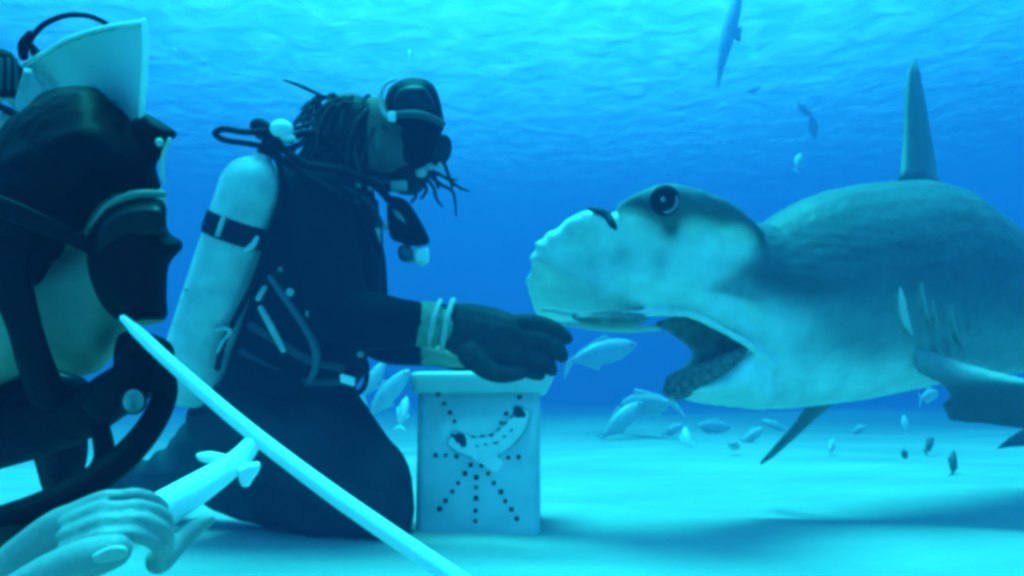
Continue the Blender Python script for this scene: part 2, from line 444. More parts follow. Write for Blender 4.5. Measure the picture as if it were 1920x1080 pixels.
# ------------------------------------------------------------------ hammerhead shark
def build_shark():
    t = thing('shark', 'great hammerhead shark with open mouth and tall dorsal fin, swimming in from the right', 'shark', P(1500, 600, 2.3))
    bm = bmesh.new()
    def ring(x, top, bot, d, hd, n=28, sq=2.0, cam=0.0):
        c = P(x, (top+bot)/2, d); h = M((bot-top)/2, d)
        pts = []
        for k in range(n):
            a = 2*math.pi*k/n; ca, sa = math.cos(a), math.sin(a)
            e = 2/sq
            u = math.copysign(abs(ca)**e, ca); v = math.copysign(abs(sa)**e, sa)
            pts.append(c + UP*(h*v) + FW*(hd*u))
        return V(bm, pts)
    # skull
    st = [(1030,470,570,2.24,.05),(1080,440,580,2.23,.08),(1140,420,585,2.21,.11),(1200,400,584,2.20,.13),
          (1260,380,584,2.19,.14),(1320,388,590,2.20,.14),(1380,416,636,2.23,.15),(1450,420,690,2.29,.17),(1500,400,700,2.32,.19)]
    skin(bm, [ring(*s, sq=2.2) for s in st])
    # underside of the hammer, turned to the camera and a little down, its near wing uppermost
    plump(bm, [(989,545),(986,520),(996,503),(992,482),(1003,470),(1001,455),(1018,447),(1024,434),(1045,427),(1058,413),(1078,402),(1100,392),(1122,392),(1142,400),(1158,390),(1176,372),(1198,366),(1222,350),(1255,342),(1300,350),(1350,371),(1395,402),(1428,436),(1438,460),
          (1430,495),(1416,530),(1412,565),(1426,600),(1446,640),(1440,672),(1408,652),(1362,622),(1300,594),(1240,590),(1150,596),(1080,606),(1030,603),(1004,588)],
          lambda x, y: 1.985 + (y-400)*0.00030 + max(0, 1180-x)*0.0007 + max(0, x-1320)*0.0012 + (max(0, y-(488+(x-1000)*0.40))*0.0016 if x < 1260 else 0)*sstep(1260, 1180, x) + 0.028*math.exp(-(((x-1090)/50)**2+((y-480)/60)**2)) - 0.02*math.exp(-(((x-1250)/120)**2+((y-520)/45)**2)), .042, 34, 8)
    # trunk
    st = [(x, tp, bt, sf+hd, hd) for x, tp, bt, sf, hd in ((1345,480,757,2.16,.06),(1372,460,762,2.125,.12),(1410,434,766,2.105,.17),(1450,402,767,2.10,.21),(1500,375,763,2.102,.25),(1550,357,757,2.112,.28),(1600,347,750,2.128,.30),(1650,341,740,2.15,.315),
          (1720,337,724,2.195,.325),(1780,352,712,2.26,.315),(1840,396,705,2.355,.30),(1900,452,698,2.52,.27),(1960,505,690,2.75,.23),(2040,555,668,3.12,.17),(2120,585,645,3.55,.10),(2180,600,632,3.9,.05))]
    skin(bm, [ring(*s) for s in st])
    # near wing of the hammer: swells toward the camera and carries the eye
    pball(bm, 1256, 384, 1.92, 60, 40, 0.075, -6)
    ptube(bm, [(1168,392,1.94),(1210,376,1.92),(1256,370,1.90),(1310,382,1.93),(1370,408,1.98),(1420,444,2.08)], [14,20,24,26,24,16])
    ptube(bm, [(1015,580,2.1),(1080,588,2.04),(1160,590,2.0),(1240,586,1.98),(1300,592,1.98),(1360,622,2.0),(1408,650,2.04),(1450,690,2.12)], [5,7,8,8,8,8,8,8], flat=1)
    # lower jaw
    plump(bm, [(1408,648),(1450,690),(1450,764),(1380,764),(1300,754),(1258,738),(1247,722),(1262,712),(1300,706),(1345,690)], lambda x, y: 2.12 + (x-1300)*0.0004, .15, 60, 10)
    # gill bulge and shoulder
    bm = fuse(bm, 0.008, 7, 0.5)
    bm.normal_update()
    for v in bm.verts:                                                            # folds of the neck skin, small dents of the head
        x, y, d = Q(v.co)
        k = math.exp(-(((x-1580)/130)**2 + ((y-480)/70)**2)**2)
        h = 0.0005*k*math.sin(((y-430) - (x-1540)**2*0.0009*(1 if x > 1540 else .3))*0.30 + 2*noise.noise(v.co*4))
        k = math.exp(-(((x-1745)/75)**2 + ((y-625)/60)**2)**2)
        h += 0.005*k*math.sin((x - (y-600)*0.25)*0.26 + 2*noise.noise(v.co*5))
        h += 0.0022*noise.noise(v.co*11) + 0.0015*noise.noise(v.co*45)
        v.co += v.normal*h
    top = [(980,360),(1085,392),(1150,392),(1190,398),(1240,412),(1300,416),(1370,422),(1415,440),(1440,480),(1500,545),(1600,560),(1700,610),(1800,650),(1900,660),(2000,650)]
    back, flank, pale, white = (0.080, 0.100, 0.112), (0.27, 0.29, 0.285), (0.78, 0.80, 0.73), (0.92, 0.93, 0.86)
    rear = [(980,9999),(1345,9999),(1350,540),(1396,505),(1424,482),(1438,455)]
    def paint(v):
        x, y, d = Q(v); nn = 10*noise.noise(v*9)
        head = x < 1345 or (x < 1446 and y < 590)
        k = sstep(-19, 19, y-interp(top, x)+nn)
        ch_ = [lerp(p, q, k) for p, q in zip(back, pale)]
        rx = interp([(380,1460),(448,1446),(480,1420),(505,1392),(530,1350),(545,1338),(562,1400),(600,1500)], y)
        ch_ = [lerp(p, q, 0.7*sstep(-34, 26, x-rx)*sstep(595, 555, y)) for p, q in zip(ch_, (0.09, 0.10, 0.12))]  # shade behind the head's rear edge, painted into the skin colour
        ch_ = [lerp(p, q, 0.30*sstep(490, 560, y+nn)*sstep(1200, 1030, x)) for p, q in zip(ch_, back)]  # shade of the down-turned lower snout, put into the colour
        k = sstep(470, 650, y - max(0, x-1500)*0.15 + nn); k2 = sstep(640, 720, y + nn - max(0, x-1720)*0.2)
        cb = [lerp(lerp(p, q, k), w_, k2) for p, q, w_ in zip(back, flank, white)]
        ch = sstep(1600, 1420, x + 2*nn)*sstep(535, 610, y + (1420-x)*0.12 + nn)
        cb = [lerp(p, q, ch) for p, q in zip(cb, pale)]
        hb = sstep(1448, 1395, x+nn)*(1 if x < 1345 else sstep(640, 570, y))
        if x < 1345: hb = 1
        c = [lerp(p, q, hb) for p, q in zip(cb, ch_)]
        st_ = noise.noise(Vector((v.x*2.5, v.y*2.5, v.z*22)))           # faint long streaks and scars of the skin
        c = [q*(1+0.07*st_ + 0.10*noise.noise(v*38) + 0.09*noise.noise(v*13+Vector((5, 1, 2)))) for q in c]
        if d > 2.06 and inside((x, y), [(1240,604),(1292,597),(1345,618),(1404,650),(1380,682),(1330,705),(1262,735),(1296,664)]): return (0.10, 0.10, 0.09)
        m = math.exp(-(((x-1490)/110)**2 + ((y-522-(x-1490)*0.16)/30)**2)**1.5)*0.9  # dark patch behind the head: painted shade
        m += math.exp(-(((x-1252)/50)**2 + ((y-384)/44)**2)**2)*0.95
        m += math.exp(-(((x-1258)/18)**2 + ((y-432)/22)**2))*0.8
        m += math.exp(-(((x-1165)/26)**2 + ((y-482)/26)**2))*0.34 + math.exp(-(((x-1240)/16)**2 + ((y-490)/26)**2))*0.28 + math.exp(-(((x-1330)/40)**2 + ((y-520)/30)**2))*0.14 + 0.16*sstep(60, 0, y-interp([(985,480),(1000,452),(1085,396),(1120,392)], x))*sstep(1140, 1090, x)  # spots of the face; last term darkens the snout rim against its sun highlight
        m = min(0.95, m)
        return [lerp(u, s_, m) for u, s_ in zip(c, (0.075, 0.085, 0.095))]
    from mathutils.bvhtree import BVHTree
    bvh = BVHTree.FromBMesh(bm)
    def surf(x, y, default=2.1):
        o = P(x, y, 0.5); r = bvh.ray_cast(o, (P(x, y, 2)-o).normalized())
        return Q(r[0])[2] if r[0] is not None else default
    body = obj('body', bm, M_shark, t, paint=paint)
    # eye
    de = surf(1248, 376)
    e = bmesh.new(); pball(e, 1247, 376, de+.004, 29, 30, 0.014); eye = obj('eye', e, M_eye, t)
    e = bmesh.new(); pts = [(1248+21*math.cos(a), 375+23*math.sin(a), de-.006) for a in [math.radians(q) for q in range(-20, 112, 12)]]
    ptube(e, pts, [1]+[2.7]*(len(pts)-2)+[1], flat=.5, flatdir=FW); obj('iris', e, M_iris, eye)
    e = bmesh.new(); pball(e, 1243, 374, de-.010, 4.5, 5, 0.003); obj('painted_glint', e, M_iris, eye)  # pale dot standing in for the light reflected in the eye
    # nostril notch
    e = bmesh.new(); plump(e, [(1102,391),(1124,389),(1142,397),(1156,414),(1161,432),(1152,433),(1140,424),(1128,408),(1112,399)], lambda x, y: surf(min(1154, max(1112, x)), max(y, 406), 1.98)+.004, .012, 8, 5); obj('nostril', e, material('nostril', (.03, .036, .04), .7, .3, 50, 0, 1, .1), t)
    # mouth
    e = bmesh.new()
    plump(e, [(1228,606),(1290,590),(1330,602),(1410,650),(1380,676),(1330,702),(1290,725),(1256,736),(1258,716),(1280,690),(1299,664),(1280,642),(1252,622)],
          lambda x, y: 2.16 + 0.06*math.sin((x-1230)/180*3.1), .035, 40, 9)
    mouth = obj('mouth_lining', e, M_mouth, t)
    e = bmesh.new(); plump(e, [(1075,590),(1150,584),(1205,584),(1212,602),(1170,612),(1095,607)], 2.0, .045, 14, 7); obj('mouth_lining', e, M_mouth, t)
    # lower gum edge with small teeth
    e = bmesh.new(); plump(e, [(1243,736),(1250,708),(1274,692),(1310,682),(1360,664),(1404,650),(1382,680),(1346,706),(1306,734),(1279,750),(1255,748)], lambda x, y: 2.02+abs(x-1320)*0.0004, .035, 16, 5)
    for v in e.verts: v.co += FW*(0.010*noise.noise(v.co*70)) + UP*(0.006*noise.noise(v.co*60+Vector((3, 1, 2))))
    gum = obj('gum', e, material('gum', (.14, .15, .14), .6, .4, 60, .6, 90), t)
    rnd = random.Random(5)
    for k in range(26):
        a = k/25; x = lerp(1258, 1368, a)+rnd.uniform(-3, 3); y = interp([(1256,738),(1290,722),(1335,696),(1375,672)], x)+rnd.uniform(-9, 7); d = 1.99 + 0.02*abs(a-.5)
        e = bmesh.new(); tube(e, [P(x, y+5, d), P(x+rnd.uniform(-3, 3), y-rnd.uniform(0, 3), d-0.008)], [M(2.8, d), M(0.8, d)], n=6, sub=2); obj('tooth', e, M_tooth, gum)
    # gill slits: each a pale flap with a dark slot in front of it
    for (x, y0, y1, wdt) in ((1690,540,626,7),(1730,532,612,3.5),(1752,566,632,2.5),(1786,570,648,3)):
        ys = [lerp(y0, y1, q) for q in (0, .25, .5, .75, 1)]; xs = [x-2, x, x+3, x+9, x+20]
        e = bmesh.new(); ptube(e, [(a, b, surf(a, b)-.002) for a, b in zip(xs, ys)], [2, wdt, wdt+1, wdt, 2], flat=.45, flatdir=FW); obj('gill_flap', e, M_shark, t, paint=(lambda v: (0.50, 0.53, 0.47)) if x == 1690 else (lambda v: (0.26, 0.28, 0.27)))
        e = bmesh.new(); ptube(e, [(a-wdt-4, b, surf(a-wdt-4, b)+.001) for a, b in zip(xs, ys)], [1.5, 6, 6, 5, 1.5], flat=.4, flatdir=FW); obj('gill_slit', e, M_mouth, t)
    e = bmesh.new(); ptube(e, [(1050,606,2.08),(1110,612,2.06),(1175,616,2.05),(1235,616,2.06)], [3,7,8,4], flat=1); obj('lower_lip', e, M_shark, t, paint=lambda v: (.6, .6, .56))
    # fins
    def foil(bm, secs, n=10):
        """secs: (leading point, trailing point, thickness)"""
        rings = []
        for le, te, th in secs:
            le, te = P(*le), P(*te); ch = te-le
            rings.append((le, te, ch, th))
        vs = []
        for i, (le, te, ch, th) in enumerate(rings):
            a = rings[max(i-1, 0)]; b = rings[min(i+1, len(rings)-1)]
            span = (b[0]+b[1]) - (a[0]+a[1]); nn = ch.cross(span).normalized()
            prof = [(0, 0), (.06, .6), (.2, 1), (.4, .95), (.7, .5), (1, 0.05)]
            ring = [le + ch*u + nn*(th*v) for u, v in prof] + [le + ch*u - nn*(th*v) for u, v in reversed(prof[1:])]
            vs.append(V(bm, ring))
        skin(bm, vs)
    grey = lambda v: [q*(1+.25*noise.noise(v*14)) for q in (0.125, 0.150, 0.165)]
    f = bmesh.new()
    foil(f, [((1683,352,2.42),(1775,358,2.95),.032),((1692,318,2.47),(1757,330,2.92),.026),((1696,250,2.56),(1748,270,2.92),.021),((1699,180,2.64),(1735,190,2.92),.016),((1703,135,2.70),(1726,138,2.92),.010),((1710,112,2.80),(1720,114,2.92),.004)])
    obj('dorsal_fin', f, M_shark, t, paint=grey)
    f = bmesh.new()
    plump(f, [(1700,640),(1740,655),(1800,676),(1860,694),(1920,708),(2010,735),(2080,770),(2060,812),(1990,812),(1920,806),(1850,796),(1800,792),(1778,788),(1770,770),(1760,756),(1782,745),(1768,722),(1720,700)],
          lambda x, y: 2.20 - max(0, x-1740)*0.0013 + max(0, y-720)*0.0012, .035, 40, 10, smooth=False)
    f = fuse(f, 0.007, 4); obj('pectoral_fin', f, M_shark, t, paint=lambda v: [lerp(a, b, sstep(735, 690, Q(v)[1])) for a, b in zip((0.10, 0.11, 0.125), (0.30, 0.31, 0.31))])
    f = bmesh.new()
    plump(f, [(1525,742),(1600,738),(1566,757),(1530,785),(1490,822),(1452,856),(1428,871),(1424,868),(1450,838),(1490,792)], lambda x, y: 2.42 + (y-740)*0.0022, .02, 16, 7, smooth=False)
    obj('pectoral_fin', f, M_shark, t, paint=grey)
    # tail, beyond the frame
    f = bmesh.new(); plump(f, [(2150,605),(2190,560),(2240,470),(2262,440),(2250,520),(2225,600),(2235,680),(2195,650)], lambda x, y: 3.95+(x-2150)*0.002, .03, 14, 8, smooth=False); obj('tail_fin', f, M_shark, t, paint=grey)
    # pelvic fin behind the near pectoral
    f = bmesh.new(); plump(f, [(1868,842),(1890,822),(1925,800),(1990,770),(1990,830),(1930,836),(1895,838)], 2.75, .02, 12, 7, smooth=False); obj('pelvic_fin', f, M_shark, t, paint=grey)
build_shark()

# ------------------------------------------------------------------ kneeling diver
def build_diver():
    d0 = 2.02
    base = P(560, 1000, d0); base.z = 0
    t = thing('person', 'kneeling diver in a dark wetsuit with dreadlocks, holding a gloved hand over the white box', 'person', base)
    bm = bmesh.new()
    # trunk
    plump(bm, [(505,330),(548,292),(600,285),(655,300),(692,335),(712,400),(720,470),(716,535),(712,600),(692,670),(655,735),(560,800),(440,830),(385,790),(400,690),(438,570),(470,430)], lambda x, y: 2.07, .15, 95, 13)
    # seat, thighs and shins
    plump(bm, [(395,690),(480,640),(600,655),(664,724),(694,764),(730,820),(764,872),(776,950),(768,1004),(720,1016),(650,1014),(570,998),(490,962),(410,946),(330,934),(250,914),(222,898),(262,868),(318,824),(362,756)],
          lambda x, y: 2.06 + max(0, 560-x)*0.0010, .13, 70, 14)
    ptube(bm, [(450,780,2.02),(575,850,1.97),(680,926,1.96),(722,972,1.97)], [92,78,60,46])
    ptube(bm, [(540,760,2.2),(630,808,2.2),(712,886,2.2),(736,960,2.2)], [72,58,44,38])
    ptube(bm, [(722,972,1.98),(600,962,2.02),(470,925,2.12),(330,893,2.28),(270,892,2.36)], [44,50,46,34,30])
    ptube(bm, [(275,892,2.36),(240,902,2.42),(190,914,2.5)], [24,20,10], flat=0.7)
    # arms
    ptube(bm, [(590,375,1.95),(612,470,1.90),(640,590,1.87)], [66,60,54])
    ptube(bm, [(632,585,1.87),(690,602,1.87),(750,605,1.88),(800,608,1.90),(835,612,1.91)], [54,56,48,40,37])
    ptube(bm, [(680,480,2.25),(690,600,2.25),(720,650,2.22),(800,662,2.2),(850,672,2.19)], [44,40,32,24,20])
    ptube(bm, [(830,668,2.19),(880,678,2.18),(925,686,2.17)], [22,24,12], flat=1)
    # neck and head
    ptube(bm, [(610,350,2.08),(650,318,2.08),(690,285,2.07)], [70,56,50])
    pball(bm, 700, 262, 2.07, 74, 80, .10, -10)
    pball(bm, 738, 290, 2.07, 52, 72, .075, -12)
    ptube(bm, [(775,240,2.06),(795,268,2.055),(786,280,2.055)], [10,13,9])       # nose, under the mask
    ptube(bm, [(745,330,2.06),(775,322,2.05)], [26,18])                          # chin
    ptube(bm, [(703,265,1.975),(709,282,1.97)], [9,7])                           # ear
    bm = fuse(bm, 0.0095, 5, 0.5)
    for v in bm.verts:                                                            # folds of the suit
        x, y, d = Q(v.co)
        if y > 330:
            n = noise.noise(Vector((v.co.x*14, v.co.y*6, v.co.z*14)))
            v.co += v.normal*(0.005*n + (0.016*noise.noise(Vector(((v.co.x+v.co.z)*13, v.co.y*5, (v.co.z-v.co.x)*3.5))) if y > 690 else 0))
    def paint(v):
        x, y, d = Q(v)
        if x > 690 and y < 345 and d < 2.3: return (0.15, 0.115, 0.09)
        if x > 792 and y < 690: return (0.26, 0.30, 0.22)
        if y > 700 and (inside((x, y), [(560,935),(640,905),(720,925),(745,985),(660,1004),(560,985)]) or (x < 470 and y > 780)): return [q*(1+0.4*noise.noise(v*9)) for q in (0.022, 0.032, 0.036)]
        k = sstep(-20, 40, y-(690+0.55*(x-480))) if x > 380 else sstep(760, 820, y)
        if y < 640: k = 0
        # greyer tone on the legs with panels
        return [lerp(a, b, k*(0.7+0.5*noise.noise(v*7))) for a, b in zip((0.0025, 0.0025, 0.005), (0.026, 0.034, 0.042))]
    obj('body', bm, M_pig, t, paint=paint)
    # glove: palm, four fingers and thumb
    g = bmesh.new()
    ptube(g, [(838,610,1.91),(870,618,1.90),(915,632,1.89),(960,640,1.885),(985,642,1.885)], [42,52,58,50,36], flat=0.62, flatdir=FW)
    fingers = [((968,606,1.885),(1005,606,1.88),(1040,618,1.885),(1062,634,1.89),17), ((972,630,1.875),(1012,636,1.868),(1042,652,1.872),(1054,668,1.88),17),
               ((966,656,1.872),(1003,668,1.866),(1026,682,1.87),(1034,694,1.876),16), ((948,676,1.875),(980,692,1.868),(1000,700,1.87),(1012,704,1.875),14)]
    for a, b, c, e, r in fingers: ptube(g, [a, b, c, e], [r*1.08, r, r*0.92, r*0.74], n=12)
    ptube(g, [(885,664,1.86),(915,692,1.845),(945,702,1.842),(975,700,1.846)], [28,21,17,13], n=12)
    g = fuse(g, 0.0042, 2, 0.4)
    obj('glove', g, M_glove, t)
    # bracelets and cuff
    for (xa, ya, xb, yb, r, m) in ((826,565,806,648,5.5,M_pale),(850,563,830,656,5.5,M_pale)):
        e = bmesh.new(); cx, cy = (xa+xb)/2, (ya+yb)/2
        u = (P(xa, ya, 1.9)-P(xb, yb, 1.9))/2; c = P(cx, cy, 1.905); pts = [c + u*math.cos(a) + FW*(0.068*math.sin(a)) for a in [2*math.pi*k/18 for k in range(19)]]
        tube(e, pts, M(r, 1.9), n=8, sub=2, round_ends=False); obj('bracelet', e, m, t)
    e = bmesh.new(); ptube(e, [(785,606,1.895),(806,609,1.9),(822,611,1.905)], [43,44,42], round_ends=False); obj('cuff', e, M_cuff, t)
    # hair: cap of dreadlocks, each strand its own curl
    h = bmesh.new()
    pball(h, 655, 250, 2.08, 66, 74, .115, -8)
    h = fuse(h, 0.012, 3)
    rnd = random.Random(3)
    for k in range(80):
        a = rnd.uniform(-0.5, 1.0); x = 655 + 62*math.cos(2.2+a*1.6) + rnd.uniform(-8, 40); y = 235 + rnd.uniform(-60, 50); d = rnd.uniform(1.96, 2.1)
        pts = [(x, y, d)]
        dx, dy = rnd.uniform(-26, -4), rnd.uniform(8, 26)
        for s in range(4):
            dx += rnd.uniform(-6, 9); dy += rnd.uniform(-4, 9)
            pts.append((pts[-1][0]+dx*0.8, pts[-1][1]+dy*0.9, pts[-1][2]+rnd.uniform(-.02, .01)))
        ptube(h, pts, [4.2, 3.4, 4.2, 3.2, 1.8], n=7, sub=4)
    for pts in ([(628,190,2.05),(600,178,2.03),(565,162,2.0),(532,150,1.98)], [(620,200,2.03),(590,200,2.0),(572,222,1.99),(560,260,1.98)], [(640,185,2.0),(612,196,1.98),(590,228,1.97),(584,270,1.96)],
                [(660,182,1.99),(632,204,1.97),(610,250,1.95),(606,300,1.94)], [(690,205,1.98),(668,230,1.95),(652,280,1.93),(650,340,1.93)], [(700,240,1.97),(684,280,1.94),(672,330,1.93),(676,372,1.93)]):
        ptube(h, pts, [4, 3.2, 3.6, 2], n=7, sub=5)
    for k in range(60):
        a = rnd.uniform(0, 6.28); x, y, d = 655+62*math.cos(a), 248-70*abs(math.sin(a)) + rnd.uniform(-4, 30), rnd.uniform(1.97, 2.1)
        dx, dy = rnd.uniform(-16, 14), rnd.uniform(-13, 12); ptube(h, [(x, y, d), (x+dx*.6, y+dy, d), (x+dx*1.4+rnd.uniform(-5, 5), y+dy*1.2+rnd.uniform(-4, 12), d)], [2.4, 1.9, 1], n=5, sub=3)
    obj('hair', h, M_hair, t)
    # beard strands
    h = bmesh.new(); pball(h, 762, 335, 2.06, 40, 32, .06, -10); h = fuse(h, .01, 2)
    for pts in ([(800,325,2.03),(825,345,2.02),(850,362,2.0),(855,405,2.0)], [(800,318,2.03),(830,330,2.02),(862,352,2.0),(880,358,1.99)], [(795,330,2.03),(812,350,2.02),(818,372,2.01),(830,388,2.01)], [(790,322,2.02),(815,325,2.0),(842,335,2.0),(858,338,2.0)],
                [(806,300,2.02),(815,330,2.0),(822,352,2.0)], [(830,300,2.02),(840,325,2.0),(848,350,2.0)], [(790,340,2.03),(800,355,2.02),(790,372,2.02)], [(770,345,2.03),(780,365,2.02),(772,378,2.02)]):
        ptube(h, pts, [4.2, 3.4, 3, 1.5], n=7, sub=5)
    obj('beard', h, M_hair, t)
    # mask pushed on the face: frame, glass, strap and buckle
    m = bmesh.new()
    plump(m, [(722,184),(732,163),(752,150),(776,146),(800,150),(817,166),(827,196),(832,228),(828,248),(800,252),(760,242),(732,228),(722,206)], 2.03, .06, 34, 7)
    mask = obj('dive_mask', m, M_black, t)
    m = bmesh.new(); plump(m, [(738,182),(750,166),(774,159),(796,163),(810,182),(816,206),(776,209),(742,206)], 1.975, .010, 16, 6); obj('glass', m, M_lens, mask)
    m = bmesh.new(); ptube(m, [(740,216,1.965),(775,214,1.96),(805,220,1.965),(830,232,1.99)], [7,8,8,6]); obj('frame_rim', m, material('mask_rim', (0.05, 0.075, 0.08), 0.5), mask)
    m = bmesh.new(); ptube(m, [(742,148,2.0),(722,158,1.98),(714,180,1.97),(716,205,1.965),(728,222,1.96)], [2.5,4,4.5,4.5,4]); obj('strap', m, M_pale, mask)
    m = bmesh.new(); box(m, P(735, 219, 1.955), RT*M(7, 2), UP*M(9, 2), FW*0.008, 0.003); obj('buckle', m, M_white, mask)
    # buoyancy vest on the trunk
    vst = bmesh.new()
    plump(vst, [(520,372),(560,330),(600,322),(640,345),(664,420),(676,520),(676,610),(662,690),(610,735),(540,740),(470,720),(440,670),(462,560),(498,440)], 1.995, .125, 80, 13)
    vst = fuse(vst, 0.012, 3)
    for v in vst.verts:
        v.co += v.normal*(0.004*noise.noise(v.co*16) + 0.006*noise.noise(Vector((v.co.x*7, v.co.y*5, v.co.z*20))))
    vest = obj('buoyancy_vest', vst, M_suit, t)
    e = bmesh.new(); ptube(e, [(506,520,1.865),(532,556,1.855),(570,610,1.85),(590,650,1.855),(592,688,1.865),(576,720,1.875)], [5,6,7,8,7,5]); obj('piping', e, material('piping', (0.07, 0.10, 0.12), .5), vest)
    e = bmesh.new(); ptube(e, [(489,578,1.868),(508,612,1.862),(531,656,1.86)], [5.5,6.5,5.5]); obj('webbing_tab', e, M_pale, vest)
    e = bmesh.new(); ptube(e, [(496,540,1.87),(484,560,1.87)], [5,5]); obj('webbing_tab', e, M_pale, vest)
    for (x, y, r) in ((544,548,8),(581,588,8),(676,664,7),(652,602,5),(526,505,5)):
        e = bmesh.new(); pball(e, x, y, 1.858 if y < 600 else 1.84, r, r, .008); obj('rivet', e, material('rivet', (0.2, 0.22, 0.2), .4) if r < 8 else M_pale, vest)
    e = bmesh.new(); box(e, P(652, 712, 1.86), RT*M(13, 1.9)-UP*M(4, 1.9), UP*M(8, 1.9), FW*.01, .004); obj('buckle', e, M_white, vest)
    M_web = material('dark_webbing', (0.03, 0.038, 0.045), .7, .3, 60, .3, 90)
    for pts, r in (([(470,610,1.88),(520,640,1.865),(580,676,1.86),(640,690,1.87)], 8), ([(452,660,1.89),(500,688,1.87),(570,716,1.87),(640,716,1.87)], 7), ([(560,430,1.86),(566,500,1.853),(590,560,1.85)], 7)):
        e = bmesh.new(); ptube(e, pts, r, flat=.35, flatdir=FW, n=10); obj('webbing_strap', e, M_web, vest)
    e = bmesh.new(); plump(e, [(452,672),(520,690),(566,706),(560,752),(500,748),(444,724)], lambda x, y: 1.885-(x-444)*.00012, .022, 12, 8); obj('pocket', e, M_suit, vest)
    e = bmesh.new(); ptube(e, [(676,655,1.86),(688,690,1.87),(680,730,1.89),(640,748,1.9)], 5); obj('console_hose', e, M_black, vest)
    # chest straps and clip
    for pts in ([(600,330,1.95),(640,350,1.93),(690,380,1.94),(715,420,1.97)], [(520,400,1.9),(560,392,1.885),(620,388,1.89),(668,380,1.93)], [(706,380,1.95),(708,420,1.95),(706,450,1.96)]):
        e = bmesh.new(); ptube(e, pts, 6, flat=.4); obj('webbing_strap', e, material('webbing', (0.035, 0.045, 0.05), .7), vest)
    e = bmesh.new(); box(e, P(748, 348, 1.98), RT*M(15, 2), UP*M(9, 2), FW*.012, .004); obj('chest_clip', e, material('clip', (0.26, 0.3, 0.28), .5), vest)
    e = bmesh.new(); box(e, P(708, 442, 1.95), RT*M(5, 2), UP*M(14, 2), FW*.01, .003); obj('chest_clip', e, M_pale, vest)
    for (x, y) in ((672,347),(694,352),(722,425)):
        e = bmesh.new(); pball(e, x, y, 1.93, 6, 6, .008); obj('rivet', e, material('rivet', (0.2, 0.22, 0.2), .4), vest)
build_diver()

